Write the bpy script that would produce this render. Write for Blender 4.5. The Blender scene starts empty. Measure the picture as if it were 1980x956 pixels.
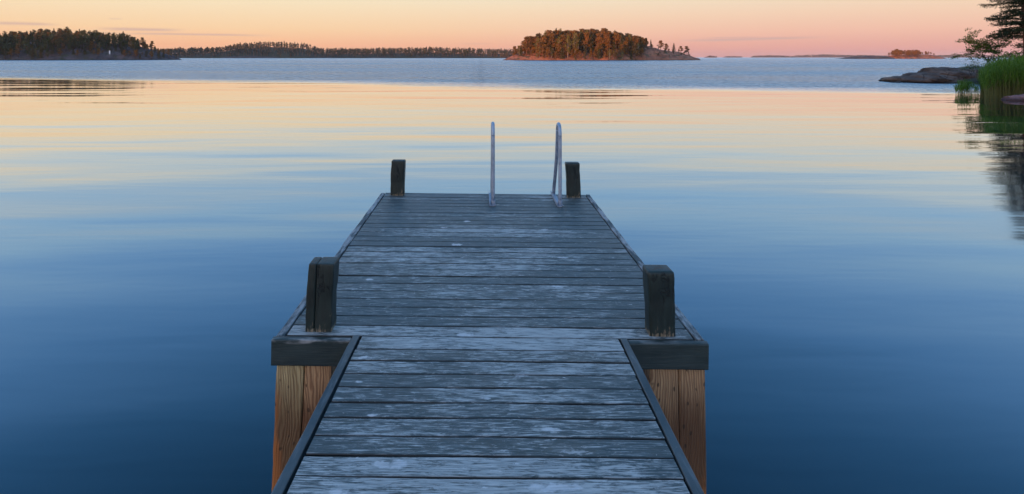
import bpy, bmesh, math, random
import numpy as np
from mathutils import Vector, Matrix, noise, Quaternion
R = math.radians
random.seed(7)
sc = bpy.context.scene
col = sc.collection

# ---------------------------------------------------------------- camera facts
F, CX, HY, CAMZ = 1150.0, 930.0, 111.0, 2.5
DECK = 1.0
SUN_EL, SUN_AZ = 1.8, 40.0          # degrees; azimuth: degrees left of straight behind the camera
sdir = Vector((-math.sin(R(SUN_AZ)) * math.cos(R(SUN_EL)), -math.cos(R(SUN_AZ)) * math.cos(R(SUN_EL)), math.sin(R(SUN_EL))))
def PX(px, Z): return (px - CX) / F * Z
def PZ(py, Z): return CAMZ - (py - HY) / F * Z

# ---------------------------------------------------------------- node helpers
class NT:
    def __init__(s, nt): s.t = nt; s.n = nt.nodes; s.l = nt.links
    def node(s, typ, **kw):
        n = s.n.new(typ)
        for k, v in kw.items(): setattr(n, k, v)
        return n
    def put(s, sock, v):
        if isinstance(v, bpy.types.NodeSocket): s.l.new(v, sock)
        elif v is not None:
            if isinstance(v, (tuple, list)) and len(v) == 3 and sock.type == 'RGBA': v = (*v, 1)
            sock.default_value = v
    def m(s, op, a, b=None, c=None, clamp=False):
        n = s.node('ShaderNodeMath', operation=op, use_clamp=clamp)
        s.put(n.inputs[0], a)
        if b is not None: s.put(n.inputs[1], b)
        if c is not None: s.put(n.inputs[2], c)
        return n.outputs[0]
    def mapr(s, v, a, b, c=0.0, d=1.0, smooth=True):
        n = s.node('ShaderNodeMapRange', interpolation_type='SMOOTHSTEP' if smooth else 'LINEAR')
        for i, x in enumerate((v, a, b, c, d)): s.put(n.inputs[i], x)
        return n.outputs[0]
    def mix(s, f, a, b, mode='MIX'):
        n = s.node('ShaderNodeMix', data_type='RGBA', blend_type=mode)
        s.put(n.inputs[0], f); s.put(n.inputs[6], a); s.put(n.inputs[7], b)
        return n.outputs[2]
    def coord(s, which='Object'): return s.node('ShaderNodeTexCoord').outputs[which]
    def pos(s): return s.node('ShaderNodeNewGeometry').outputs['Position']
    def scale(s, v, x):
        n = s.node('ShaderNodeVectorMath', operation='MULTIPLY'); s.put(n.inputs[0], v); n.inputs[1].default_value = x
        return n.outputs[0]
    def add(s, v, w):
        n = s.node('ShaderNodeVectorMath', operation='ADD'); s.put(n.inputs[0], v); s.put(n.inputs[1], w)
        return n.outputs[0]
    def noise(s, v, scale=1.0, detail=3.0, rough=.5, dist=0.0):
        n = s.node('ShaderNodeTexNoise'); s.put(n.inputs['Vector'], v)
        n.inputs['Scale'].default_value = scale; n.inputs['Detail'].default_value = detail
        n.inputs['Roughness'].default_value = rough; n.inputs['Distortion'].default_value = dist
        return n.outputs[0]
    def sep(s, v):
        n = s.node('ShaderNodeSeparateXYZ'); s.put(n.inputs[0], v); return n.outputs
    def ramp(s, f, stops, interp='LINEAR'):
        n = s.node('ShaderNodeValToRGB'); s.put(n.inputs[0], f); r = n.color_ramp; r.interpolation = interp
        while len(r.elements) > 1: r.elements.remove(r.elements[-1])
        for i, (p, c) in enumerate(stops):
            e = r.elements[0] if i == 0 else r.elements.new(p)
            e.position = p; e.color = (*c, 1)
        return n.outputs[0]
    def bump(s, h, dist, strength=1.0, normal=None):
        n = s.node('ShaderNodeBump'); s.put(n.inputs['Height'], h); n.inputs['Distance'].default_value = dist
        n.inputs['Strength'].default_value = strength
        if normal is not None: s.put(n.inputs['Normal'], normal)
        return n.outputs[0]
    def attr(s, name):
        return s.node('ShaderNodeAttribute', attribute_name=name).outputs['Fac']

def newmat(name):
    m = bpy.data.materials.new(name); m.use_nodes = True
    t = NT(m.node_tree); b = t.n['Principled BSDF']
    return m, t, b

# ---------------------------------------------------------------- object helpers
def tag(o, label=None, cat=None, group=None, kind=None):
    if label: o['label'] = label
    if cat: o['category'] = cat
    if group: o['group'] = group
    if kind: o['kind'] = kind
    return o
def empty(name, loc=(0, 0, 0), rz=0):
    o = bpy.data.objects.new(name, None); col.objects.link(o); o.location = loc; o.rotation_euler = (0, 0, rz)
    o.empty_display_size = .2
    return o
def link(name, me, parent=None, loc=None):
    o = bpy.data.objects.new(name, me); col.objects.link(o)
    if parent: o.parent = parent
    if loc: o.location = loc
    return o
class MB:
    """collects verts and faces, with one float per face in attribute 'rnd'"""
    def __init__(s): s.v = []; s.f = []; s.r = []; s.mi = []
    def add(s, vs, fs, r=0.5, mi=0):
        o = len(s.v); s.v.extend(tuple(p) for p in vs)
        for f in fs: s.f.append(tuple(i + o for i in f)); s.r.append(r); s.mi.append(mi)
    def mesh(s, name, mats, smooth=False):
        me = bpy.data.meshes.new(name); me.from_pydata(s.v, [], s.f)
        for m in (mats if isinstance(mats, (list, tuple)) else [mats]): me.materials.append(m)
        a = me.attributes.new('rnd', 'FLOAT', 'FACE'); a.data.foreach_set('value', s.r)
        me.polygons.foreach_set('material_index', s.mi)
        if smooth: me.polygons.foreach_set('use_smooth', [True] * len(me.polygons))
        me.update(); return me
    def tube(s, pts, rad, n=8, r=.5, mi=0, cap=True):
        pts = [Vector(p) for p in pts]
        rads = rad if isinstance(rad, (list, tuple)) else [rad] * len(pts)
        vs = []; up = Vector((0, 0, 1)); prev = None
        for i, p in enumerate(pts):
            d = (pts[min(i + 1, len(pts) - 1)] - pts[max(i - 1, 0)]).normalized()
            if prev is None:
                a = d.cross(Vector((1, 0, 0)) if abs(d.x) < .9 else up).normalized()
            else:
                a = (prev - d * prev.dot(d)).normalized()
            prev = a; b = d.cross(a)
            for k in range(n):
                t = 2 * math.pi * k / n
                vs.append(p + (a * math.cos(t) + b * math.sin(t)) * rads[i])
        fs = []
        for i in range(len(pts) - 1):
            for k in range(n):
                k2 = (k + 1) % n
                fs.append((i * n + k, i * n + k2, (i + 1) * n + k2, (i + 1) * n + k))
        if cap: fs.append(tuple(range(n - 1, -1, -1))); fs.append(tuple((len(pts) - 1) * n + k for k in range(n)))
        s.add(vs, fs, r, mi)
    def timber(s, p0, p1, w, h, r=.5, bev=.004, seg=None, wob=.0012, axis=None, taper=None, seed=0):
        """a sawn timber from p0 to p1; w across, h in the 'axis' direction; rounded long edges, slightly wavy"""
        p0 = Vector(p0); p1 = Vector(p1); d = (p1 - p0); L = d.length; d.normalize()
        ax = Vector(axis) if axis else Vector((0, 0, 1))
        side = d.cross(ax).normalized(); ax = side.cross(d).normalized()
        n = seg or max(2, int(L / .12))
        a, b, e = w / 2, h / 2, bev
        c = .35 * e
        prof = [(-a, -b + e), (-a, b - e), (-a + c, b - c), (-a + e, b), (a - e, b), (a - c, b - c), (a, b - e), (a, -b + e), (a - c, -b + c), (a - e, -b), (-a + e, -b), (-a + c, -b + c)]
        K = len(prof); vs = []
        for i in range(n + 1):
            t = i / n
            e2 = 0
            base = p0 + d * (L * t)
            for k, (x, y) in enumerate(prof):
                q = base + side * x + ax * y
                nn = noise.noise(Vector((q.x * 2.3 + seed * 7.1, q.y * 2.3, q.z * 2.3 + seed))) * wob * 2
                nn2 = noise.noise(Vector((q.x * 9 + seed, q.y * 9 + 4, q.z * 9))) * wob
                vs.append(q + side * (nn * (1 if x > 0 else -1) + nn2) + ax * (nn + nn2))
        fs = []
        for i in range(n):
            for k in range(K):
                k2 = (k + 1) % K
                fs.append((i * K + k, (i + 1) * K + k, (i + 1) * K + k2, i * K + k2))
        fs.append(tuple(range(K))); fs.append(tuple(n * K + k for k in range(K - 1, -1, -1)))
        s.add(vs, fs, r)

# ================================================================= MATERIALS
def mat_deck():
    m, t, b = newmat('weathered_decking')
    co = t.coord('Object'); x, y, z = t.sep(co)
    r = t.attr('rnd')
    off = t.node('ShaderNodeCombineXYZ'); t.put(off.inputs[0], t.m('MULTIPLY', r, 37.0)); t.put(off.inputs[2], t.m('MULTIPLY', r, 91.0))
    cb = t.add(co, off.outputs[0])
    grain = t.noise(t.scale(cb, (8.0, 120, 1)), 1.0, 5, .7, .6)
    fine = t.noise(t.scale(cb, (9, 230, 1)), 1.0, 3, .6)
    blot = t.noise(t.scale(cb, (11.0, 42, 1)), 1.0, 7, .78, 1.0)
    big = t.noise(t.scale(co, (.8, .9, 1)), 1.0, 2, .5)
    # paint worn away: streaks of bare pale wood through dark green-black stain
    w = t.m('ADD', t.m('MULTIPLY', blot, .95), t.m('MULTIPLY', grain, .55))
    w = t.m('ADD', w, t.m('MULTIPLY', big, .35))
    w = t.m('ADD', w, t.m('MULTIPLY', r, .18))
    near = t.mapr(y, 2.9, 6.6, .08, -.03)
    w = t.m('ADD', w, t.m('MULTIPLY', t.m('SUBTRACT', t.noise(t.scale(co, (1.6, 3.0, 1)), 1.0, 3, .6), .5), .35))
    w = t.m('ADD', w, near)
    edge = t.m('ABSOLUTE', t.m('SUBTRACT', x, .04)); w = t.m('SUBTRACT', w, t.mapr(edge, .45, 1.15, 0, .07))
    w = t.m('ADD', w, t.m('MULTIPLY', t.m('SUBTRACT', fine, .5), .35))
    wear = t.mapr(w, 1.02, 1.22)
    patch = t.noise(t.scale(cb, (3.0, 7.0, 1)), 1.0, 4, .6, .5)
    stain = t.mix(t.mapr(big, .35, .65), (.034, .056, .060), (.052, .066, .062))
    stain = t.mix(t.mapr(grain, .45, .65), stain, (.12, .145, .150))
    bare = t.mix(t.mapr(fine, .3, .7), (.22, .245, .245), (.52, .53, .51))
    c = t.mix(wear, stain, bare)
    flake = t.noise(t.scale(cb, (16, 62, 1)), 1.0, 5, .75, .8)
    c = t.mix(t.m('MULTIPLY', t.mapr(t.m('ADD', flake, t.m('MULTIPLY', patch, .5)), .885, .97), .9), c, (.72, .71, .70))
    c = t.mix(t.m('MULTIPLY', t.mapr(patch, .54, .70), .45), c, (.075, .085, .075))
    # small dark nail heads / knots and pale bird droppings
    v = t.node('ShaderNodeTexVoronoi'); t.put(v.inputs['Vector'], t.scale(cb, (3.0, 7.5, 1))); v.inputs['Scale'].default_value = 1.0
    knot = t.m('MULTIPLY', t.mapr(v.outputs['Distance'], .035, .07, 1, 0), .75)
    c = t.mix(knot, c, (.02, .02, .02))
    warp = t.noise(t.scale(co, (26, 26, 1)), 1.0, 3, .6)
    drops = None
    spots = [(-.315, 2.105, .085, .030), (.015, 2.56, .028, .014), (-.088, 3.215, .07, .020), (-.33, 5.22, .040, .03), (-.57, 2.93, .06, .02), (-.47, 1.95, .05, .022),
             (.19, 2.77, .05, .015), (-.55, 2.69, .02, .012), (.62, 4.47, .05, .02), (-.75, 4.0, .035, .02), (-.13, 5.43, .04, .03), (-.44, 2.42, .03, .012),
             (-.20, 4.75, .06, .03), (.55, 5.2, .05, .03), (.25, 1.99, .10, .03), (.5, 3.9, .07, .02), (.28, 2.33, .05, .016)]
    for (sx, sy, rx, ry) in spots:
        dx = t.m('DIVIDE', t.m('SUBTRACT', x, sx), rx); dy = t.m('DIVIDE', t.m('SUBTRACT', y, sy), ry)
        d = t.m('ADD', t.m('MULTIPLY', dx, dx), t.m('MULTIPLY', dy, dy))
        drops = d if drops is None else t.m('MINIMUM', drops, d)
    dm = t.mapr(t.m('ADD', drops, t.m('MULTIPLY', warp, 3.2)), 1.7, 2.5, 1, 0)
    dm = t.m('MULTIPLY', dm, t.mapr(fine, .25, .6, .35, .9))
    c = t.mix(dm, c, (.62, .62, .62))
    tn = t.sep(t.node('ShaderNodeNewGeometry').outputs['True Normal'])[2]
    c = t.mix(t.mapr(tn, .80, .97, .93, 0), c, (.006, .008, .008))      # gap shade painted dark on rounded edges and board sides, along with grime
    t.put(b.inputs['Base Color'], c)
    t.put(b.inputs['Roughness'], t.mapr(wear, 0, 1, .50, .72))
    b.inputs['Specular IOR Level'].default_value = .45
    h = t.m('ADD', t.m('MULTIPLY', grain, 1.0), t.m('MULTIPLY', fine, .5))
    t.put(b.inputs['Normal'], t.bump(h, .0035, .8))
    return m
def mat_trim():
    m, t, b = newmat('dark_stained_timber')
    co = t.coord('Object'); r = t.attr('rnd')
    off = t.node('ShaderNodeCombineXYZ'); t.put(off.inputs[0], t.m('MULTIPLY', r, 31.0))
    cb = t.add(co, off.outputs[0])
    g = t.noise(t.scale(cb, (30, 30, 30)), 1.0, 4, .6); g2 = t.noise(cb, 5.0, 4, .6, .5)
    c = t.mix(t.mapr(g2, .3, .7), (.024, .038, .044), (.050, .068, .075))
    chip = t.mapr(t.m('ADD', g, t.m('MULTIPLY', g2, .5)), .93, 1.05)
    c = t.mix(chip, c, (.22, .22, .21))
    gl_ = t.noise(t.scale(cb, (60, 4, 60)), 1.0, 5, .65); c = t.mix(t.m('MULTIPLY', t.mapr(gl_, .5, .68), .55), c, (.13, .15, .16))
    t.put(b.inputs['Base Color'], c); b.inputs['Roughness'].default_value = .48
    t.put(b.inputs['Normal'], t.bump(g, .002, .6))
    return m
def mat_platform_trim():
    m, t, b = newmat('worn_edge_timber')
    co = t.coord('Object')
    g = t.noise(t.scale(co, (60, 9, 60)), 1.0, 5, .65); g2 = t.noise(t.scale(co, (6, 2.5, 6)), 1.0, 4, .6)
    c = t.mix(t.mapr(t.m('ADD', g, g2), .85, 1.2), (.026, .036, .040), (.30, .30, .30))
    t.put(b.inputs['Base Color'], c); b.inputs['Roughness'].default_value = .6
    t.put(b.inputs['Normal'], t.bump(g, .003, .7))
    return m
def mat_fascia():
    m, t, b = newmat('black_green_beam_paint')
    co = t.coord('Object'); x, y, z = t.sep(co)
    g = t.noise(t.scale(co, (6, 90, 90)), 1.0, 5, .6, .4); g2 = t.noise(t.scale(co, (4, 12, 12)), 1.0, 4, .6)
    c = t.mix(t.mapr(g2, .3, .7), (.012, .026, .026), (.028, .046, .044))
    c = t.mix(t.m('MULTIPLY', t.mapr(g, .55, .75), .35), c, (.10, .11, .10))
    top = t.m('MULTIPLY', t.mapr(z, -.016, -.004), t.mapr(g2, .45, .6))
    c = t.mix(top, c, (.26, .26, .25))
    v = t.node('ShaderNodeTexVoronoi'); t.put(v.inputs['Vector'], t.scale(co, (5, 9, 11)))
    c = t.mix(t.mapr(v.outputs['Distance'], .05, .10, .8, 0), c, (.006, .006, .006))
    t.put(b.inputs['Base Color'], c); b.inputs['Roughness'].default_value = .55
    t.put(b.inputs['Normal'], t.bump(g, .003, .8))
    return m
def mat_post():
    m, t, b = newmat('black_painted_post')
    co = t.coord('Object'); x, y, z = t.sep(co)
    g = t.noise(t.scale(co, (70, 70, 5)), 1.0, 5, .6, .3); g2 = t.noise(t.scale(co, (14, 14, 6)), 1.0, 5, .65, .6)
    c = t.mix(t.mapr(g2, .3, .7), (.004, .011, .009), (.012, .026, .022))
    low = t.mapr(z, .0, .22, .09, 0)
    chip = t.mapr(t.m('ADD', t.m('ADD', g2, t.m('MULTIPLY', g, .4)), low), .86, .98)
    c = t.mix(t.m('MULTIPLY', chip, .85), c, (.21, .155, .10))
    foot = t.m('MULTIPLY', t.mapr(t.m('ADD', z, t.m('MULTIPLY', t.m('SUBTRACT', g2, .5), .08)), .012, .022, 1, 0), t.mapr(g, .40, .62, 0, .8))
    c = t.mix(foot, c, (.30, .24, .16))
    crack = t.m('MULTIPLY', t.mapr(t.m('ABSOLUTE', t.m('ADD', t.m('SUBTRACT', g2, .5), t.m('MULTIPLY', x, 2.0))), .0, .018, 1, 0), t.mapr(z, .1, .2))
    c = t.mix(crack, c, (.002, .002, .002))
    t.put(b.inputs['Base Color'], c); b.inputs['Roughness'].default_value = .5
    t.put(b.inputs['Normal'], t.bump(t.m('SUBTRACT', g, t.m('MULTIPLY', crack, 2)), .004, .8))
    return m
def mat_pile():
    m, t, b = newmat('pine_pile_wood')
    co = t.coord('Object'); r = t.attr('rnd')
    off = t.node('ShaderNodeCombineXYZ'); t.put(off.inputs[0], t.m('MULTIPLY', r, 13.0)); t.put(off.inputs[2], t.m('MULTIPLY', r, 5.0))
    cb = t.add(co, off.outputs[0]); x, y, z = t.sep(co)
    wob = t.noise(t.scale(cb, (5, 5, 1.6)), 1.0, 3, .5)
    dv = t.node('ShaderNodeCombineXYZ'); t.put(dv.inputs[0], t.m('MULTIPLY', wob, .16))
    wv = t.node('ShaderNodeTexWave', wave_type='BANDS', bands_direction='X'); t.put(wv.inputs['Vector'], t.add(cb, dv.outputs[0]))
    wv.inputs['Scale'].default_value = 22; wv.inputs['Distortion'].default_value = 1.6; wv.inputs['Detail'].default_value = 3; wv.inputs['Detail Scale'].default_value = .6
    gr = wv.outputs['Fac']
    fib = t.noise(t.scale(cb, (150, 150, 5)), 1.0, 4, .6)
    pat = t.noise(t.scale(cb, (7, 7, 2.0)), 1.0, 4, .6, .5)
    green = t.mapr(r, .1, .4, 1, 0)
    light = t.mix(green, (.62, .39, .20), (.66, .54, .28))
    dark = t.mix(green, (.27, .14, .065), (.30, .21, .09))
    c = t.mix(t.m('MULTIPLY', t.mapr(gr, .35, .9), .75), light, dark)
    c = t.mix(t.m('MULTIPLY', t.mapr(fib, .4, .7), .5), c, (.12, .07, .035))
    c = t.mix(t.m('MULTIPLY', t.mapr(pat, .52, .68), .45), c, (.30, .15, .06))
    # rust-brown damp stain creeping up from the waterline and along the outer corner
    low = t.mapr(t.m('ADD', z, t.m('MULTIPLY', pat, -.5)), -.72, -.28, 1, 0)
    c = t.mix(t.m('MULTIPLY', low, .85), c, (.085, .030, .010))
    out = t.m('MULTIPLY', t.mapr(t.m('ABSOLUTE', t.m('SUBTRACT', x, .048)), 1.10, 1.16), t.mapr(pat, .42, .55))
    c = t.mix(out, c, (.40, .14, .035))
    v = t.node('ShaderNodeTexVoronoi'); t.put(v.inputs['Vector'], t.scale(t.add(cb, dv.outputs[0]), (5.2, 5, 2.6)))
    kn = t.mapr(t.m('ADD', v.outputs['Distance'], t.m('MULTIPLY', fib, .05)), .14, .24, 1, 0)
    c = t.mix(t.m('MULTIPLY', kn, .85), c, (.045, .025, .012))
    t.put(b.inputs['Base Color'], c); b.inputs['Roughness'].default_value = .7
    t.put(b.inputs['Normal'], t.bump(t.m('ADD', fib, t.m('MULTIPLY', gr, .6)), .004, .8))
    return m
def mat_galv():
    m, t, b = newmat('galvanised_steel')
    co = t.coord('Object')
    g = t.noise(co, 18, 3, .5); v = t.node('ShaderNodeTexVoronoi'); t.put(v.inputs['Vector'], co); v.inputs['Scale'].default_value = 60
    c = t.mix(t.mapr(g, .3, .7), (.26, .32, .40), (.40, .46, .54))
    t.put(b.inputs['Base Color'], c); b.inputs['Metallic'].default_value = .55
    t.put(b.inputs['Roughness'], t.mapr(g, .3, .7, .42, .6))
    return m
def mat_leaf(name, c1, c2, c3=None, trans=.08, rough=.6):
    m, t, b = newmat(name)
    r = t.attr('rnd'); oi = t.node('ShaderNodeObjectInfo').outputs['Random']
    c = t.mix(r, c1, c2)
    c = t.mix(t.m('MULTIPLY', oi, .55), c, c3 or c1)
    n = t.noise(t.coord('Object'), .7, 2, .5)
    c = t.mix(t.m('MULTIPLY', t.mapr(n, .4, .65), .4), c, c1)
    t.put(b.inputs['Base Color'], c); b.inputs['Roughness'].default_value = rough; b.inputs['Specular IOR Level'].default_value = .2
    tr = t.node('ShaderNodeBsdfTranslucent'); t.put(tr.inputs[0], c)
    mx = t.node('ShaderNodeMixShader'); mx.inputs[0].default_value = trans
    t.l.new(b.outputs[0], mx.inputs[1]); t.l.new(tr.outputs[0], mx.inputs[2]); t.l.new(mx.outputs[0], t.n['Material Output'].inputs[0])
    return m
def mat_bark(name, c1, c2, sc_=8, upper=None):
    m, t, b = newmat(name)
    co = t.coord('Object'); n = t.noise(t.scale(co, (1, 1, .25)), sc_, 4, .6)
    c = t.mix(t.mapr(n, .35, .65), c1, c2)
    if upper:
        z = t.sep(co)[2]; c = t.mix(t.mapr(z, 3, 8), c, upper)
    t.put(b.inputs['Base Color'], c); b.inputs['Roughness'].default_value = .85
    return m
def mat_rock(name, c1, c2, moss=None, s=.5, crack=1.0, bump=.12):
    m, t, b = newmat(name)
    co = t.coord('Object'); x, y, z = t.sep(co)
    n = t.noise(co, s, 7, .62); n2 = t.noise(t.scale(co, (1, 1, 2.2)), s * 5, 5, .6)
    c = t.mix(t.mapr(n, .35, .65), c1, c2)
    c = t.mix(t.m('MULTIPLY', t.mapr(n2, .52, .7), .6), c, tuple(k * .45 for k in c1))
    v = t.node('ShaderNodeTexVoronoi', feature='DISTANCE_TO_EDGE'); t.put(v.inputs['Vector'], t.add(t.scale(co, (1, .5, 1)), t.scale(t.node('ShaderNodeTexNoise').outputs['Color'], (.6, .6, .6)))); v.inputs['Scale'].default_value = s * 1.4
    ck = t.mapr(v.outputs[0], 0.0, .035, 1, 0)
    c = t.mix(t.m('MULTIPLY', ck, .7 * crack), c, tuple(k * .2 for k in c1))
    if moss:
        c = t.mix(t.m('MULTIPLY', t.mapr(t.noise(co, s * 1.7, 4, .6), .52, .62), .8), c, moss)
    wet = t.mapr(t.sep(t.pos())[2], .05, .22 if s > .4 else .7, 1, 0)
    c = t.mix(t.m('MULTIPLY', wet, .85), c, tuple(k * .12 for k in c1))
    t.put(b.inputs['Base Color'], c); b.inputs['Roughness'].default_value = .85; b.inputs['Specular IOR Level'].default_value = .25
    t.put(b.inputs['Normal'], t.bump(t.m('SUBTRACT', t.m('ADD', n, t.m('MULTIPLY', n2, .4)), t.m('MULTIPLY', ck, .25)), bump / s * .5, .8))
    return m
M = dict(
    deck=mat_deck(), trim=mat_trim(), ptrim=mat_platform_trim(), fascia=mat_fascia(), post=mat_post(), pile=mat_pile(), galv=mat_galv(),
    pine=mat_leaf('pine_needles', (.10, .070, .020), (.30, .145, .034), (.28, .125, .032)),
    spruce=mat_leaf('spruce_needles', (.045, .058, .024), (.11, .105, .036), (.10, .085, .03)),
    birch=mat_leaf('birch_leaves', (.10, .10, .020), (.26, .20, .045), (.20, .16, .04)),
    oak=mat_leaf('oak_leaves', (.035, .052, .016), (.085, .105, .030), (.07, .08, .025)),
    farleaf=mat_leaf('distant_forest_foliage', (.026, .040, .018), (.058, .068, .026), (.05, .05, .02), trans=.1),
    near_needle=mat_leaf('near_spruce_needles', (.016, .026, .010), (.038, .055, .018), (.026, .040, .012), trans=.15),
    alder=mat_leaf('alder_leaves', (.040, .080, .015), (.095, .165, .030), (.06, .11, .02), trans=.3),
    reed=mat_leaf('reed_blades', (.055, .135, .013), (.14, .27, .028), (.11, .19, .022), trans=.35, rough=.5),
    reed_dry=mat_leaf('reed_stems', (.10, .11, .03), (.20, .17, .06), (.10, .12, .03), trans=.1),
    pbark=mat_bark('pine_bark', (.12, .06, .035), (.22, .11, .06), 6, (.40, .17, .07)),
    sbark=mat_bark('spruce_bark', (.09, .06, .045), (.16, .10, .07), 6),
    bbark=mat_bark('birch_bark', (.42, .38, .33), (.22, .19, .17), 9),
    nbark=mat_bark('near_tree_bark', (.055, .026, .016), (.10, .05, .03), 12),
    abark=mat_bark('alder_bark', (.030, .026, .022), (.06, .05, .042), 12),
    rock_red=mat_rock('red_granite', (.24, .095, .055), (.40, .17, .09), (.055, .06, .025), s=.12),
    rock_grey=mat_rock('grey_granite', (.060, .050, .052), (.115, .092, .092), (.045, .05, .022), s=.12),
    rock_near=mat_rock('near_shore_granite', (.065, .045, .036), (.165, .115, .090), None, s=.55),
    rock_pink=mat_rock('pink_shore_granite', (.22, .12, .12), (.30, .18, .17), None, s=.9),
    soil=mat_rock('forest_floor', (.05, .05, .03), (.08, .07, .04), (.03, .045, .02), s=.2),
    farland=mat_rock('far_island_ground', (.18, .095, .065), (.28, .14, .09), (.06, .06, .03), s=.02, crack=0),
)
m_, t_, b_ = newmat('white_board_paint'); M['white'] = m_
t_.put(b_.inputs['Base Color'], t_.mix(t_.noise(t_.coord('Object'), 3), (.85, .85, .85), (.75, .75, .76)))

def mat_water():
    m, t, b = newmat('sea_water')
    t.n.remove(b)
    P = t.pos(); x, y, z = t.sep(P)
    # where the breeze ruffles the surface: beyond a slanting, ragged wind line
    wob = t.noise(t.scale(P, (.012, .05, 0)), 1.0, 3, .55)
    d = t.m('ADD', t.m('ADD', y, t.m('MULTIPLY', x, .32)), t.m('MULTIPLY', t.m('SUBTRACT', wob, .5), 34.0))
    ruf = t.mapr(d, 46.0, 64.0)
    # long calm swell, stretched across the view
    s1 = t.noise(t.scale(P, (.15, .52, 0)), 1.0, 1, .4, .4)
    s2 = t.noise(t.scale(t.add(P, (13.0, 5.0, 0)), (.55, 2.6, 0)), 1.0, 2, .5, .2)
    s3 = t.noise(t.scale(P, (.05, .22, 0)), 1.0, 2, .5)
    amp = t.mapr(y, 4, 10, .5, 1.0)
    fade2 = t.mapr(y, 16, 38, 1.0, .8)
    h = t.m('MULTIPLY', t.m('ADD', t.m('ADD', t.m('MULTIPLY', t.m('MULTIPLY', s1, t.mapr(y, 10, 34, 1, .5)), .036), t.m('MULTIPLY', t.m('MULTIPLY', s2, fade2), .0036)), t.m('MULTIPLY', s3, .075)), amp)
    w1 = t.noise(t.scale(P, (.9, 1.5, 0)), 1.0, 3, .6); w2 = t.noise(t.scale(P, (.22, .5, 0)), 1.0, 3, .6)
    w3 = t.noise(t.scale(P, (2.2, 3.0, 0)), 1.0, 2, .6)
    h2 = t.m('MULTIPLY', t.m('ADD', t.m('ADD', t.m('MULTIPLY', w1, .34), t.m('MULTIPLY', w2, .46)), t.m('MULTIPLY', w3, .10)), ruf)
    nrm = t.bump(t.m('ADD', h, h2), 1.0, 1.0)
    streak = t.noise(t.scale(P, (.006, .03, 0)), 1.0, 3, .6)
    rough = t.m('ADD', t.mapr(y, 6, 20, .075, .030), t.m('MULTIPLY', ruf, t.mapr(streak, .35, .65, .16, .30)))
    gl = t.node('ShaderNodeBsdfGlossy', distribution='GGX'); gl.inputs['Color'].default_value = (.97, .97, .97, 1)
    t.put(gl.inputs['Roughness'], rough); t.put(gl.inputs['Normal'], nrm)
    df = t.node('ShaderNodeBsdfDiffuse'); df.inputs['Color'].default_value = (.002, .018, .032, 1)
    fr = t.node('ShaderNodeFresnel'); fr.inputs['IOR'].default_value = 1.333; t.put(fr.inputs['Normal'], nrm)
    f = t.m('SUBTRACT', 1.0, t.m('POWER', t.m('SUBTRACT', 1.0, fr.outputs[0]), 2.1))
    f = t.m('MULTIPLY', f, t.mapr(ruf, 0, 1, 1, .86))
    mx = t.node('ShaderNodeMixShader'); t.put(mx.inputs[0], f)
    t.l.new(df.outputs[0], mx.inputs[1]); t.l.new(gl.outputs[0], mx.inputs[2])
    t.l.new(mx.outputs[0], t.n['Material Output'].inputs[0])
    return m
M['water'] = mat_water()

# ================================================================= WATER AND SEABED
def sheet(name, size, z, mat, n=24):
    mb = MB(); vs = []; fs = []
    for j in range(n + 1):
        for i in range(n + 1): vs.append(((i / n - .5) * 2 * size, (j / n - .5) * 2 * size, z))
    for j in range(n):
        for i in range(n):
            a = j * (n + 1) + i; fs.append((a, a + 1, a + n + 2, a + n + 1))
    mb.add(vs, fs); o = link(name, mb.mesh(name, mat)); tag(o, kind='structure'); return o
sheet('water', 9000, 0, M['water'])

# ================================================================= DOCK
dock = tag(empty('wooden_dock', (0, 3.136, DECK)), 'weathered dark wooden dock with sloping walkway and wide end platform on pine piles', 'dock')
X0, X1, Y0, Y1 = -1.10, 1.195, 3.136, 6.534
TILT = .0097
def dz(x): return -TILT * (x - .05)
def L(x, y, z=0): return (x, y - Y0, z)           # dock-local point
mb = MB(); y = Y0 + .052; i = 0
while y < Y1 - .03:
    w = .1205 + random.uniform(-.0015, .0015); gap = random.choice((.004, .006, .008, .009))
    if y + w > Y1 - .012: w = Y1 - .012 - y
    zz = random.uniform(-.0022, .0012); sk = random.uniform(-.0025, .0025)
    xa, xb = X0 + .056 + random.uniform(0, .004), X1 - .056 - random.uniform(0, .004)
    mb.timber(L(xa, y + w / 2 - sk, dz(xa) - .014 + zz), L(xb, y + w / 2 + sk, dz(xb) - .014 + zz + random.uniform(-.001, .001)), w, .028, r=random.random(), bev=.005, seg=22, wob=.0012, seed=i)
    y += w + gap; i += 1
# decks use local coordinates whose y is measured from the world, so that the stains sit where they do in the photo
def shifted(mbx, off):
    for k, p in enumerate(mbx.v): mbx.v[k] = (p[0], p[1] + off, p[2])
shifted(mb, Y0)
link('platform_deck', mb.mesh('platform_deck', M['deck']), dock, (0, -Y0, 0))
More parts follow.
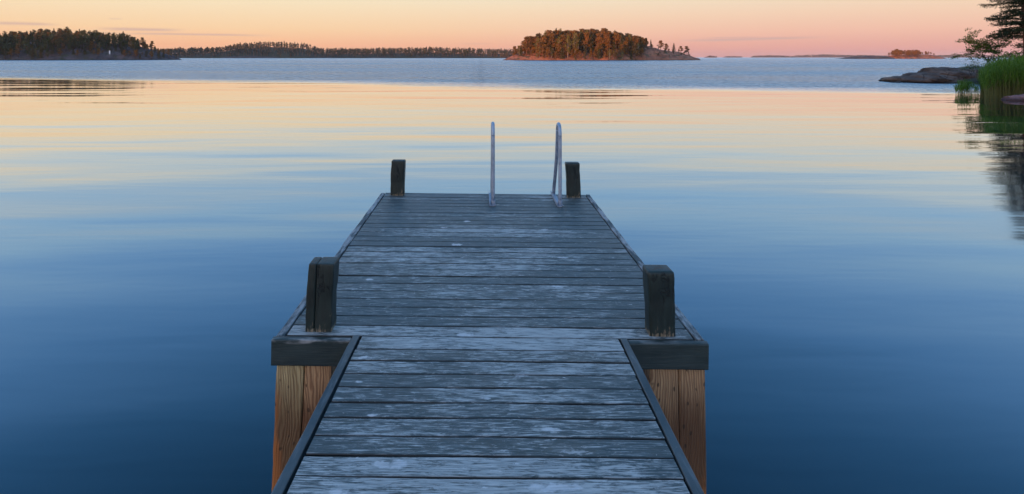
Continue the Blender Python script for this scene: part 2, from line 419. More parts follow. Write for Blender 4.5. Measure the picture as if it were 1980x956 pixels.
# walkway: dips towards the platform
SL = .052
def wz(y): return .004 + SL * (Y0 - y)
def wl(y): return -.688
def wr(y): return .780 - .036 * (Y0 - y)
mb = MB(); y = Y0 - .008
edges = [3.027, 2.901, 2.77, 2.647, 2.521, 2.403, 2.275, 2.154, 2.037]
while edges[-1] > -6: edges.append(edges[-1] - .1235 + random.uniform(-.001, .001))
prev = Y0 + .048
for i, e in enumerate(edges):
    gap = random.choice((.006, .007, .0085)); w = prev - e - gap; c = (prev + e) / 2
    sk = random.uniform(-.002, .002); zz = random.uniform(-.0018, .001)
    xa, xb = wl(c) + .050 + random.uniform(0, .004), wr(c) - .046 - random.uniform(0, .003)
    mb.timber((xa, c - sk, wz(c) + dz(xa) - .014 + zz), (xb, c + sk, wz(c) + dz(xb) - .014 + zz), w, .028, r=random.random(), bev=.005, seg=20, wob=.0013, axis=(0, SL, 1), seed=50 + i)
    prev = e
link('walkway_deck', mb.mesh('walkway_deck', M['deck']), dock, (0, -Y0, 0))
# walkway edge boards
for sgn in (0, 1):
    mb = MB(); ys = [Y0 + .046, .62 if sgn else .25, -6]
    for k in range(2):
        a, b_y = ys[k], ys[k + 1] + .003
        xa = (wr(a) - .019) if sgn else (wl(a) + .019); xb = (wr(b_y) - .019) if sgn else (wl(b_y) + .019)
        mb.timber((xa, a, wz(a) + dz(xa) - .062 + .001), (xb, b_y, wz(b_y) + dz(xb) - .062 + .001), .038, .125, r=.2 + .3 * k + .2 * sgn, bev=.004, seed=80 + k + 5 * sgn, wob=.0012)
    o = link('edge_board', mb.mesh('edge_board', M['trim']), dock, (0, -Y0, 0))
    o['label'] = 'narrow dark edge board along the %s side of the sloping walkway' % ('right' if sgn else 'left')
# platform edge boards (sides and far end)
for sgn in (0, 1):
    mb = MB(); xx = (X1 - .023) if sgn else (X0 + .023)
    mb.timber(L(xx, Y0 + .047, dz(xx) - .065), L(xx, Y1, dz(xx) - .065), .046, .13, bev=.006, wob=.0028, seed=90 + sgn)
    o = link('edge_board', mb.mesh('edge_board', M['ptrim']), dock)
    o['label'] = 'worn pale flecked edge board on the %s side of the platform' % ('right' if sgn else 'left')
mb = MB(); mb.timber(L(X0 + .05, Y1 + .004, dz(X0) - .068), L(X1 - .05, Y1 + .004, dz(X1) - .068), .026, .13, bev=.004, seed=95)
link('end_board', mb.mesh('end_board', M['trim']), dock)
# fascia beams either side of the walkway
for sgn in (0, 1):
    mb = MB()
    xa, xb = (wr(Y0) + .004, X1 + .006) if sgn else (X0 - .006, wl(Y0) - .004)
    mb.timber(L(xa, Y0 + .022, dz(xa) - .072), L(xb, Y0 + .022, dz(xb) - .072), .044, .140, bev=.007, wob=.002, seed=97 + sgn)
    o = link('fascia_beam', mb.mesh('fascia_beam', M['fascia']), dock)
    o['label'] = 'black green beam under the platform edge, %s of the walkway' % ('right' if sgn else 'left')
# bearers under the decks
for xx in (-.6, 0.05, .7):
    mb = MB(); mb.timber(L(xx, Y0 + .05, -.11), L(xx, Y1 - .02, -.11), .07, .15, seg=4); link('bearer', mb.mesh('bearer', M['trim']), dock)
for yy in (1.5, -1.0, -3.5):
    mb = MB(); mb.timber(L(-.62, yy, wz(yy) - .11), L(.66, yy, wz(yy) - .11), .07, .12, seg=4); link('bearer', mb.mesh('bearer', M['trim']), dock)
# posts: bevelled timbers rising through the deck
def post(name, x, y, w, d, h, lean, mat, split=None, seed=0, down=.0):
    bm = bmesh.new()
    parts = [(-w / 2, w / 2)] if split is None else [(-w / 2, -w / 2 + split), (-w / 2 + split + .001, w / 2)]
    for pi, (a, b2) in enumerate(parts):
        n0 = len(bm.verts)
        r = bmesh.ops.create_cube(bm, size=1)
        for v in r['verts']:
            v.co = Vector(((a + b2) / 2 + v.co.x * (b2 - a), v.co.y * d, (v.co.z + .5) * (h + down) - down))
        es = list({e for v in r['verts'] for e in v.link_edges})
        top = [e for e in es if all(v.co.z > h - .001 for v in e.verts)]
        side = [e for e in es if e not in top and not all(v.co.z < 0 for v in e.verts)]
        bmesh.ops.bevel(bm, geom=top + side, offset=.017 if split is None else .010, segments=3, profile=.6, affect='EDGES')
    long_ = [e for e in bm.edges if abs(e.verts[0].co.z - e.verts[1].co.z) > .1]
    bmesh.ops.subdivide_edges(bm, edges=long_, cuts=14, use_grid_fill=True)
    for v in bm.verts:
        q = v.co + Vector((seed * 3, seed, 0))
        n1 = noise.noise(q * 6) * .005; n2 = noise.noise(q * 18 + Vector((5, 5, 5))) * .003
        t = max(0, v.co.z / h)
        s = Vector((math.copysign(1, v.co.x) if abs(v.co.x) > w * .3 else 0, math.copysign(1, v.co.y) if abs(v.co.y) > d * .3 else 0, 0))
        v.co += s * (n1 + n2) + Vector((lean * t, 0, 0))
    me = bpy.data.meshes.new(name); bm.to_mesh(me); bm.free(); me.materials.append(mat)
    me.polygons.foreach_set('use_smooth', [True] * len(me.polygons))
    me.set_sharp_from_angle(angle=R(40))
    return link(name, me, dock, L(x, y, dz(x) - .0))
o = post('mooring_post', -.884, 3.290, .142, .120, .368, .014, M['post'], split=.048, seed=1, down=.02); o['label'] = 'near left black post with a long split down its face'
o = post('mooring_post', .984, 3.272, .143, .120, .350, -.010, M['post'], seed=2, down=.02); o['label'] = 'near right black post with bare scuffed wood at its foot'
o = post('mooring_post', -.905, 6.455, .148, .10, .376, .012, M['post'], seed=3, down=.02); o['label'] = 'far left black post at the end of the platform'
o = post('mooring_post', 1.000, 6.435, .148, .10, .372, -.012, M['post'], seed=4, down=.02); o['label'] = 'far right black post beside the ladder rail'
# piles under the platform: pairs of square pine timbers
def pile(xc, y, w, r, splay, lab=None, seed=0):
    mb = MB()
    mb.timber(L(xc, y, dz(xc) - .142 - (.002 if y < 4 else 0)), L(xc + splay, y, -2.2), w, .15, r=r, bev=.008, seg=26, wob=.003, axis=(0, -1, 0), seed=seed)
    o = link('pile', mb.mesh('pile', M['pile']), dock)
    if lab: o['label'] = lab
pile(-1.023, 3.262, .147, .08, -.085, 'outer left pile of knotty yellowish pine', 11)
pile(-.872, 3.262, .148, .55, -.085, 'inner left pile of reddish pine', 12)
pile(.978, 3.250, .148, .75, .025, 'inner right pile of brown pine', 13)
pile(1.128, 3.250, .144, .90, .025, 'outer right pile of brown pine with rusty edge', 14)
for xx in (-1.023, 1.07): pile(xx, 6.40, .147, .6, 0, None, 15)
for yy in (.2, -4): 
    for xx in (-.55, .6): pile(xx, yy, .14, .6, 0, None, 16)

# ================================================================= SWIM LADDER
lad = tag(empty('swim_ladder', (.46, 6.3, DECK)), 'galvanised steel swim ladder with two tall arched handrails at the platform end', 'ladder')
def LL(x, y, z): return (x - .46, y - 6.3, z)
for xx in (.123, .805):
    zb = dz(xx)
    pts = [LL(xx, 6.05, zb + .012), LL(xx, 6.052, zb + .3), LL(xx, 6.058, zb + .66)]
    cy, cz, rr = 6.158, zb + .70, .10
    for k in range(0, 11):
        a = math.pi - math.pi * k / 10 * .97
        pts.append(LL(xx, cy + rr * math.cos(a), cz + rr * 1.15 * math.sin(a)))
    pts += [LL(xx, 6.33, zb + .45), LL(xx, 6.47, zb + .2), LL(xx, 6.575, zb + .02), LL(xx, 6.60, zb - .3), LL(xx, 6.60, -1.7)]
    # smooth (Catmull) the polyline
    P = [Vector(p) for p in pts]; Q = []
    for i in range(len(P) - 1):
        p0, p1, p2, p3 = P[max(i - 1, 0)], P[i], P[i + 1], P[min(i + 2, len(P) - 1)]
        for k in range(4):
            t = k / 4; Q.append(.5 * ((2 * p1) + (p2 - p0) * t + (2 * p0 - 5 * p1 + 4 * p2 - p3) * t * t + (3 * p1 - p0 - 3 * p2 + p3) * t ** 3) if 0 < i < len(P) - 2 else p1.lerp(p2, t))
    Q.append(P[-1])
    mb = MB(); mb.tube(Q, .0185, 12)
    hr = link('handrail', mb.mesh('handrail', M['galv'], True), lad)
    hr['label'] = '%s arched handrail of the swim ladder' % ('left' if xx < .4 else 'right')
    mb = MB()
    mb.timber(LL(xx - .012, 5.985, zb + .004), LL(xx - .012, 6.55, zb + .004), .050, .006, bev=.001, seg=3, wob=0)
    mb.timber(LL(xx - .036, 5.985, zb + .022), LL(xx - .036, 6.55, zb + .022), .005, .036, bev=.001, seg=3, wob=0)
    mb.tube([LL(xx, 6.045, zb + .005), LL(xx, 6.045, zb + .05)], .025, 12)
    mb.tube([LL(xx + .022, 6.005, zb + .005), LL(xx + .022, 6.005, zb + .016)], .008, 6)
    link('foot_bracket', mb.mesh('foot_bracket', M['galv']), lad)
for k in range(5):
    mb = MB(); zz = -.15 - .28 * k
    mb.tube([LL(.123, 6.60, zz), LL(.805, 6.60, zz)], .016, 10)
    link('rung', mb.mesh('rung', M['galv'], True), lad)

# ================================================================= TREES (distant kinds)
rnd = random.Random(3)
def leaf(mb, c, s, r, flat=.0, rng=rnd):
    a = Vector((rng.gauss(0, 1), rng.gauss(0, 1), rng.gauss(0, 1) * (1 - flat))).normalized()
    b = a.cross(Vector((rng.gauss(0, 1), rng.gauss(0, 1), rng.gauss(0, 1)))).normalized()
    c = Vector(c); mb.add([c + a * s, c - a * s * .6 + b * s * .6, c - a * s * .5 - b * s * .7], [(0, 1, 2)], r)
def clump(mb, c, rx, rz, n, s, r0=None, rng=rnd):
    r0 = rng.random() if r0 is None else r0
    for _ in range(n):
        d = Vector((rng.gauss(0, 1), rng.gauss(0, 1), rng.gauss(0, 1))).normalized() * (rng.random() ** .45)
        leaf(mb, (c[0] + d.x * rx, c[1] + d.y * rx, c[2] + d.z * rz), s * rng.uniform(.6, 1.3), min(1, max(0, r0 + rng.uniform(-.3, .3))))
def trunk(h, r0, bend=.3, rng=rnd, limbs=()):
    mb = MB(); bx, by = rng.uniform(-bend, bend), rng.uniform(-bend, bend)
    pts = [(bx * math.sin(k / 5 * 2.4), by * math.sin(k / 5 * 2), h * k / 5 - .6 * (k == 0)) for k in range(6)]
    mb.tube(pts, [r0 * (1 - .78 * k / 5) for k in range(6)], 7)
    for (z, p, r) in limbs:
        k = z / h * 5; i = min(4, int(k)); f = k - i
        s = Vector(pts[i]).lerp(Vector(pts[i + 1]), f); e = Vector(p)
        mb.tube([s, s.lerp(e, .5) + Vector((0, 0, -.15)), e], [r, r * .7, r * .35], 5)
    return mb, pts
def far_pine(h, seed):
    rng = random.Random(seed); mb = MB(); limbs = []
    n = rng.randint(15, 20); z0 = h * rng.uniform(.26, .42)
    for k in range(n):
        t = k / (n - 1); z = z0 + (h - z0 - .7) * t; a = rng.uniform(0, 6.28)
        rr = (math.sin(min(1, t * 1.05 + .18) * math.pi) * .9 + .15) * h * .15 * rng.uniform(.5, 1.2)
        c = (math.cos(a) * rr, math.sin(a) * rr, z)
        clump(mb, c, h * .105 * rng.uniform(.8, 1.25), h * .055 * rng.uniform(.8, 1.3), 46, h * .030, rng=rng)
        limbs.append((max(.5, z - h * .06), c, h * .006))
    clump(mb, (0, 0, h - .8), h * .10, h * .06, 55, h * .027, rng=rng)
    tb, _ = trunk(h * .93, h * .016, .35, rng, limbs)
    return tb, mb
def far_spruce(h, seed):
    rng = random.Random(seed); mb = MB()
    n = 17; w = h * rng.uniform(.15, .19)
    for k in range(n):
        t = k / (n - 1); z = h * (.10 + .86 * t); rr = w * (1 - t) ** .85 + .12
        for q in range(7):
            a = q / 7 * 6.28 + rng.uniform(-.4, .4); e = rr * rng.uniform(.65, 1.15)
            for s in range(9 if t < .8 else 5):
                f = rng.uniform(.15, 1); leaf(mb, (math.cos(a) * e * f, math.sin(a) * e * f, z - f * e * .35 + rng.uniform(-.2, .2)), h * .027 * rng.uniform(.6, 1.2), rng.random(), .5, rng)
    mb.tube([(0, 0, h * .9), (0, 0, h + .3)], [.10, .03], 5)
    tb, _ = trunk(h * .97, h * .015, .05, rng)
    return tb, mb
def far_birch(h, seed):
    rng = random.Random(seed); mb = MB(); limbs = []
    for k in range(16):
        t = k / 15; z = h * (.28 + .68 * t); a = rng.uniform(0, 6.28); rr = math.sin((t * .85 + .12) * math.pi) * h * .15 * rng.uniform(.4, 1.15)
        c = (math.cos(a) * rr, math.sin(a) * rr, z)
        clump(mb, c, h * .07, h * .085, 44, h * .023, rng=rng); limbs.append((max(.5, z - h * .1), c, h * .005))
    tb, _ = trunk(h * .95, h * .014, .4, rng, limbs)
    return tb, mb
PROTO = {}
def proto(kind, i):
    fn, lm, bm_ = {'pine': (far_pine, 'pine', 'pbark'), 'spruce': (far_spruce, 'spruce', 'sbark'), 'birch': (far_birch, 'birch', 'bbark'), 'oak': (far_birch, 'oak', 'sbark')}[kind]
    tb, cb = fn(12.0, i * 17 + 5)
    return tb.mesh(kind + '_trunk', M[bm_], True), cb.mesh(kind + '_crown', M[lm])
for k, n in (('pine', 6), ('spruce', 4), ('birch', 3), ('oak', 4)): PROTO[k] = [proto(k, i) for i in range(n)]
def place_tree(kind, x, y, z, h, label, group=None, wide=1.0, rng=rnd, name=None):
    tm, cm = rng.choice(PROTO[kind])
    o = empty(name or kind + '_tree', (x, y, z - .15), rng.uniform(0, 6.28))
    s = h / 12.0; o.scale = (s * wide, s * wide, s)
    tag(o, label, 'tree', group)
    a = link('trunk', tm, o); b = link('crown', cm, o)
    return o

# ================================================================= ISLANDS
def interp(tab, x):
    if x <= tab[0][0]: return tab[0][1]
    for (a, p), (b, q) in zip(tab, tab[1:]):
        if x <= b: return p + (q - p) * (x - a) / (b - a)
    return tab[-1][1]
def landmass(name, Z, prof, depth, mat, nx=160, ny=34, rough=1.0, seed=0, fs=.05, front_steep=.6):
    """prof: list of (px, ground height in m) along the view; depth: half depth; returns height function"""
    xs = [PX(p, Z + depth) for p, _ in prof]; tab = list(zip(xs, [h for _, h in prof])); xa, xb = xs[0], xs[-1]
    def H(x, v):                       # v -1 (front shore) .. 1 (back)
        f = max(0, 1 - abs(v) ** 2.2) ** front_steep
        h = interp(tab, x)
        n = noise.fractal(Vector((x * fs, v * depth * fs, seed)), 1.0, 2.0, 5)
        n2 = abs(noise.noise(Vector((x * fs * 2.2, v * depth * fs * 2.5, seed + 9))))
        edge = min(1, h / 2.0)
        return h * f * (1 + .12 * n) + (n * 1.0 - n2 * 1.2) * rough * f * edge
    def dep(x):
        e = min((x - xa), (xb - x)) / ((xb - xa) * .5)
        return depth * (max(0, min(1, e * 2.2)) ** .5 * .92 + .08) * (1 + .10 * noise.noise(Vector((x * fs * .8, seed + 3, 0))))
    mb = MB(); vs = []; fs_ = []
    for i in range(nx + 1):
        x = xa + (xb - xa) * i / nx; D = dep(x)
        for j in range(ny + 1):
            v = -1 + 2 * j / ny
            z = H(x, v) if 0 < j < ny else -.8
            if i in (0, nx): z = -.8
            jx = noise.noise(Vector((x * .2, v * 5, seed))) * .8
            vs.append((x + jx, Z + depth + v * D + (noise.noise(Vector((x * .11, v, seed + 4))) * 3 * rough), z))
    for i in range(nx):
        for j in range(ny):
            a = i * (ny + 1) + j; fs_.append((a, a + ny + 1, a + ny + 2, a + 1))
    mb.add(vs, fs_); o = link(name, mb.mesh(name, mat, True)); tag(o, kind='structure')
    def at(x, v): return Vector((x, Z + depth + v * dep(x) + (noise.noise(Vector((x * .11, v, seed + 4))) * 3 * rough), max(0, H(x, v))))
    return at

# ---- central sunlit island
ZC = 470
at = landmass('island', ZC, [(972, 0), (985, 2.0), (1000, 4.5), (1020, 6), (1060, 8), (1120, 10), (1180, 11), (1225, 11.5), (1255, 10.6), (1285, 8.6), (1310, 6.2), (1330, 4.2), (1344, 1.8), (1352, 0)], 42, M['rock_red'], rough=1.2, seed=2, nx=220, ny=50, front_steep=1.0)
hull = [(1005, 88), (1012, 80), (1022, 68), (1042, 60), (1062, 50), (1080, 53), (1098, 51), (1120, 50), (1140, 50), (1160, 54), (1180, 58), (1200, 62), (1220, 67), (1240, 73), (1252, 76)]
rI = random.Random(11); cells = {}
placed = []
tries = 0
while len(placed) < 250 and tries < 40000:
    tries += 1
    px = rI.uniform(1003, 1250); v = rI.uniform(-.97, .15) if rI.random() < .65 else rI.uniform(-.97, -.75)
    x = PX(px, ZC + 42 + 38 * v); p = at(x, v); px = p.x / p.y * F + CX
    if p.z < .25: continue
    if px < 1030 and v < -.55: continue
    if px > 1246 and v < -.2: continue
    if noise.noise(Vector((px * .045, 3, 0))) > .22 and v < -.82: continue
    if any((p.x - q.x) ** 2 + (p.y - q.y) ** 2 < 9.5 for q in placed): continue
    top = (HY - interp(hull, px)) / F * p.y + CAMZ
    hmax = top - p.z
    if hmax < 4: continue
    h = min(hmax * (rI.uniform(.80, 1.0) if rI.random() < .85 else 1.05), rI.uniform(12, 19))
    if v < -.72: h = min(h, rI.uniform(4, 12))
    kind = rI.choices(('pine', 'spruce', 'birch'), (.76, .18, .06) if v > -.6 else (.64, .20, .16))[0]
    placed.append(p)
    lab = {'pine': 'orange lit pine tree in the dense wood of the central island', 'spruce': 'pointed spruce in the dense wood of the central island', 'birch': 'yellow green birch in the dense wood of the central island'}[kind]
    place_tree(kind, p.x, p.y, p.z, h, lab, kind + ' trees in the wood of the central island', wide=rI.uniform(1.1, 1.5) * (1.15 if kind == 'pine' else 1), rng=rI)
# named ones that stand apart
def single(kind, px, topy, v, label, atf, Z, wide=1.0, rng=rI):
    x = PX(px, Z); p = atf(x, v); x = PX(px, p.y); p = atf(x, v)
    top = (HY - topy) / F * p.y + CAMZ
    place_tree(kind, p.x, p.y, p.z, max(1.5, top - p.z), label, None, wide, rng)
single('birch', 1112, 64, -.86, 'tall pale trunked yellow birch at the shore below the middle of the central island', at, ZC, 1.15)
single('birch', 1098, 68, -.88, 'yellow birch leaning left of the tallest shore birch on the central island', at, ZC, 1.05)
single('birch', 1043, 90, -.85, 'slim bright birch at the left shore of the central island', at, ZC, .8)
single('pine', 995, 89, -.1, 'small windswept pine at the left tip of the central island', at, ZC, 1.5)
single('pine', 1243, 72, -.1, 'pine at the right end of the dense wood on the central island', at, ZC, 1.2)
single('pine', 1238, 70, -.1, 'tall dark pine just before the bare right slope of the central island', at, ZC, 1.1)
single('spruce', 1258, 76, 0, 'small dark spruce first on the bare right slope of the central island', at, ZC, 1.3)
single('pine', 1277, 78, -.1, 'broad dark pine standing on the bare right slope of the central island', at, ZC, 1.75)
single('pine', 1290, 84, -.15, 'rounded pine right of the broad pine on the bare slope of the island', at, ZC, 1.7)
single('spruce', 1303, 83, 0, 'lone pointed spruce between two round pines on the right slope of the island', at, ZC, 1.5)
single('pine', 1316, 89, 0, 'second last pine towards the right tip of the central island', at, ZC, 1.8)
single('pine', 1326, 89, 0, 'last round pine at the right tip of the central island', at, ZC, 1.8)
single('pine', 1249, 73, .1, 'slender pine at the start of the bare right slope of the island', at, ZC, 1.2)
n_ = 0; tries = 0; qs = []
while n_ < 22 and tries < 2000:
    tries += 1
    px = rI.uniform(1252, 1338); v = rI.uniform(-.85, 0); p = at(PX(px, ZC + 42 + 38 * v), v)
    if p.z < .8 or any((p.x - q.x) ** 2 + (p.y - q.y) ** 2 < 12 for q in qs): continue
    qs.append(p); n_ += 1
    place_tree(rI.choice(('pine', 'spruce')), p.x, p.y, p.z, rI.uniform(1.5, 3.6), 'low stunted tree scattered over the dark right slope of the central island', 'stunted trees on the central island slope', 2.0, rI, 'stunted_tree')

# ---- left headland
ZL = 505
atL = landmass('headland', ZL, [(-420, 0), (-380, 14), (-200, 18), (0, 15), (60, 16), (130, 17), (180, 17), (225, 15.5), (250, 13.5), (275, 11), (300, 8.2), (320, 5.4), (336, 2.6), (348, 0)], 55, M['rock_grey'], rough=1.4, seed=21, nx=240, ny=44, front_steep=1.0)
hullL = [(-60, 60), (0, 62), (10, 58), (30, 57), (60, 57), (92, 53), (130, 54), (150, 56), (180, 60), (215, 62), (232, 60), (250, 66), (262, 72), (276, 80), (292, 86), (300, 90), (312, 93)]
rL = random.Random(5); placed = []; tries = 0
while len(placed) < 330 and tries < 40000:
    tries += 1
    px = rL.uniform(-25, 315); v = rL.uniform(-.985, .05) if rL.random() < .8 else rL.uniform(.05, .5)
    x = PX(px, ZL + 55 + 50 * v); p = atL(x, v)
    if p.z < .25: continue
    lim = interp([(0, -.985), (95, -.98), (125, -.82), (180, -.70), (240, -.62), (300, -.4)], px)
    if v < lim: continue
    if px > 250 and rL.random() < .35: continue
    if any((p.x - q.x) ** 2 + (p.y - q.y) ** 2 < 12 for q in placed): continue
    pxx = p.x / p.y * F + CX
    top = (HY - interp(hullL, pxx)) / F * p.y + CAMZ; hmax = top - p.z
    if hmax < 2.2: continue
    h = min(hmax * (rL.uniform(.84, 1.0) if rL.random() < .85 else 1.07), rL.uniform(8, 14))
    kind = rL.choices(('pine', 'spruce', 'birch', 'oak'), (.15, .36, .05, .44))[0]
    placed.append(p)
    lab = {'pine': 'dark pine in the shaded forest on the left headland', 'spruce': 'dark spruce in the shaded forest on the left headland', 'birch': 'lighter green birch in the shaded forest on the left headland', 'oak': 'round crowned green tree in the shaded forest on the left headland'}[kind]
    place_tree(kind, p.x, p.y, p.z, h, lab, kind + ' trees on the left headland', wide=rL.uniform(1.1, 1.5) * (1.15 if kind == 'oak' else 1), rng=rL)
n_ = 0; tries = 0
while n_ < 95 and tries < 5000:
    tries += 1
    px = rL.uniform(100, 335); v = rL.uniform(-.9, .1); p = atL(PX(px, ZL + 55 + 50 * v), v)
    if p.z < 1.2 or any((p.x - q.x) ** 2 + (p.y - q.y) ** 2 < 16 for q in placed) or noise.noise(Vector((p.x * .05, p.y * .06, 5))) < -.18: continue
    pxx = p.x / p.y * F + CX; hm = (HY - interp(hullL + [(330, 101), (345, 110)], pxx)) / F * p.y + CAMZ - p.z
    h = min(max(1.6, hm), rL.uniform(2.5, 7)); n_ += 1; placed.append(p)
    place_tree(rL.choice(('pine', 'spruce')), p.x, p.y, p.z, h, 'small stunted tree scattered over the bare rock slope of the left headland', 'stunted trees on the headland rock', 1.7, rL, 'stunted_tree')
single('pine', 247, 68, -.05, 'lone pine leaning over the bare slope of the left headland', atL, ZL, 1.4, rL)
single('pine', 278, 72, -.05, 'flat topped lone pine high on the right slope of the left headland', atL, ZL, 1.2, rL)
single('pine', 296, 79, -.05, 'small lone pine near the right end of the left headland', atL, ZL, 1.3, rL)
# white day mark on the rocks
p = atL(PX(212, ZL + 15), -.80); Y = p.y - 3
dm = tag(empty('daymark', (PX(212, Y), Y, p.z + .3)), 'small white rectangular navigation board standing on the rocks of the left headland', 'navigation mark')
mb = MB(); mb.timber((0, 0, .6), (0, 0, 3.4), 1.15, .08, bev=.01, axis=(0, -1, 0), seg=3, wob=0); link('board', mb.mesh('board', M['white']), dm)
mb = MB()
for s in (-.35, .35): mb.tube([(s, .12, -1), (s, .12, 3.3)], .06, 6)
link('post', mb.mesh('post', M['white']), dm)

# ---- mid-distance mainland with far woods (reads as one mass)
def wood(name, kind_label, atf, px0, px1, Z, hullt, n, hr, seed, vmin=-.95, wide=1.0, s_leaf=.10, density=26):
    rng = random.Random(seed); mb = MB(); k = 0; tries = 0
    while k < n and tries < n * 20:
        tries += 1
        px = rng.uniform(px0, px1); v = rng.uniform(vmin, .1)
        p = atf(PX(px, Z + (80 if Z < 2000 else 60)), v)
        if p.z < .4: continue
        px2 = p.x / p.y * F + CX
        top = (HY - interp(hullt, px2)) / F * p.y + CAMZ
        h = min((top - p.z) * rng.uniform(.8, 1.04), rng.uniform(*hr))
        if h < 2: continue
        k += 1; r0 = rng.random(); sp = rng.random() < .35; w = h * (.16 if sp else .22) * wide
        mb.tube([(p.x, p.y, p.z - .3), (p.x, p.y, p.z + h * .8)], [h * .02, h * .01], 4, 0.1, 1, False)
        for _ in range(density):
            t = rng.random(); a = rng.uniform(0, 6.28)
            if sp: z = h * (.1 + .9 * t); rr = w * (1 - t) + .1
            else: z = h * (.3 + .7 * t); rr = w * math.sin((t * .82 + .16) * math.pi)
            rr *= rng.random() ** .5
            leaf(mb, (p.x + math.cos(a) * rr, p.y + math.sin(a) * rr, p.z + z), h * s_leaf * rng.uniform(.6, 1.2), min(1, max(0, r0 + rng.uniform(-.3, .3))), 0, rng)
    o = link(name, mb.mesh(name, [M['farleaf'], M['pbark']])); tag(o, kind_label, 'forest', kind='stuff')
ZM = 1500
atM = landmass('mainland', ZM, [(250, 0), (300, 12), (330, 12), (400, 14), (430, 16), (470, 27), (530, 30), (580, 26), (612, 16), (640, 11), (720, 12), (830, 15), (900, 12), (985, 10), (1040, 8), (1060, 0)], 110, M['soil'], rough=1.5, seed=31, fs=.02, nx=220, ny=30, front_steep=1.0)
wood('forest', 'dark forest covering the low mainland shore between headland and island', atM, 265, 1050, ZM + 30, [(330, 94), (345, 91), (400, 90), (430, 89), (450, 84), (465, 81), (480, 78.5), (520, 79), (560, 80), (590, 83), (605, 86), (620, 93), (640, 92), (700, 91), (760, 92), (800, 90), (830, 88.5), (860, 89.5), (900, 92), (985, 94)], 1900, (11, 17), 8, wide=1.15, s_leaf=.11)
for (pa, pb, hh, sd) in ((425, 545, 6, 41), (700, 760, 3.5, 42), (590, 660, 3, 43), (800, 870, 3, 44)):
    landmass('shore_rock', ZM - 18, [(pa, 0), (pa + 15, hh * .7), ((pa + pb) / 2, hh), (pb - 10, hh * .5), (pb, 0)], 16, M['rock_grey'], rough=.8, seed=sd, nx=60, ny=12)

# ---- right: faint distant islands, a skerry and a small sunlit isle
far = [(1362, 1385, 3200, 11, 51), (1398, 1434, 4200, 11, 52), (1453, 1528, 4300, 17, 53), (1528, 1655, 4500, 24, 54), (1600, 1730, 4700, 20, 55), (1790, 1930, 3900, 19, 56), (1640, 2100, 5200, 15, 57)]
for (pa, pb, Z, hh, sd) in far:
    w = pb - pa
    a_ = landmass('distant_island', Z, [(pa, 0), (pa + w * .08, hh * .35), (pa + w * .3, hh * .62), (pa + w * .5, hh * .7), (pa + w * .75, hh * .55), (pa + w * .93, hh * .3), (pb, 0)], min(120, w / F * Z * .35), M['farland'], rough=1.5, seed=sd, fs=.012, nx=90, ny=14, front_steep=.45)
    wood('far_forest', 'thin reddish line of trees on a distant low island', a_, pa + 1, pb - 1, Z, [(pa, HY - (hh * .75 - CAMZ) / Z * F), ((pa + pb) / 2, HY - (hh * 1.05 - CAMZ) / Z * F), (pb, HY - (hh * .75 - CAMZ) / Z * F)], int(w * 3.2), (6, 10), sd, wide=1.8, s_leaf=.22, density=14)
    if sd == 54:
        p = a_(PX(1568, Z), -.8)
        bc = tag(empty('beacon', (PX(1568, p.y), p.y - 6, p.z)), 'tiny white beacon tower on the longest distant island at right', 'beacon')
        mb = MB(); mb.tube([(0, 0, -2), (0, 0, 5), (0, 0, 8)], [2.2, 1.9, 1.7], 10); link('tower', mb.mesh('tower', M['white']), bc)
        mb = MB(); mb.tube([(0, 0, 8), (0, 0, 9.6), (0, 0, 10.2)], [1.2, 1.2, .3], 8); link('lantern', mb.mesh('lantern', M['galv']), bc)
atK = landmass('skerry', 880, [(1618, 0), (1632, 1.2), (1650, 3.4), (1665, 4.6), (1685, 4.6), (1705, 3.6), (1722, 2), (1730, 0)], 16, M['rock_grey'], rough=.6, seed=61, nx=70, ny=16)
ZS = 900
atS = landmass('islet', ZS, [(1712, 0), (1717, 3.5), (1722, 5), (1740, 6), (1770, 6.5), (1790, 6.5), (1800, 5), (1812, 2.5), (1822, 0)], 28, M['rock_red'], rough=1.2, seed=62, nx=110, ny=24, front_steep=.8)
rS = random.Random(9); placed = []; tries = 0
hullS = [(1716, 103), (1722, 96.5), (1735, 95), (1760, 96.5), (1780, 98.5), (1790, 99.5), (1797, 105)]
while len(placed) < 44 and tries < 3000:
    tries += 1
    px = rS.uniform(1718, 1796); v = rS.uniform(-.8, .2); 
    if v < -.45 and px > 1762: continue
    p = atS(PX(px, ZS + 28), v)
    if p.z < 1 or any((p.x - q.x) ** 2 + (p.y - q.y) ** 2 < 9 for q in placed): continue
    top = (HY - interp(hullS, px)) / F * p.y + CAMZ; h = min((top - p.z) * rS.uniform(.65, 1.05), 11)
    if h < 2.5: continue
    placed.append(p); place_tree('pine', p.x, p.y, p.z, h, 'orange lit low pine on the small islet right of the open horizon', 'pines on the small islet at right', 1.8, rS)
for px, ty in ((1646, 109), (1652, 108), (1659, 108.5), (1664, 109.5)):
    single('pine', px, ty, 0, 'small bush like pine on the low bare skerry left of the islet', atK, 880, 2.2, rS)
for o in col.objects:
    if o.get('label') == 'small bush like pine on the low bare skerry left of the islet': o['group'] = 'pines on the low skerry'

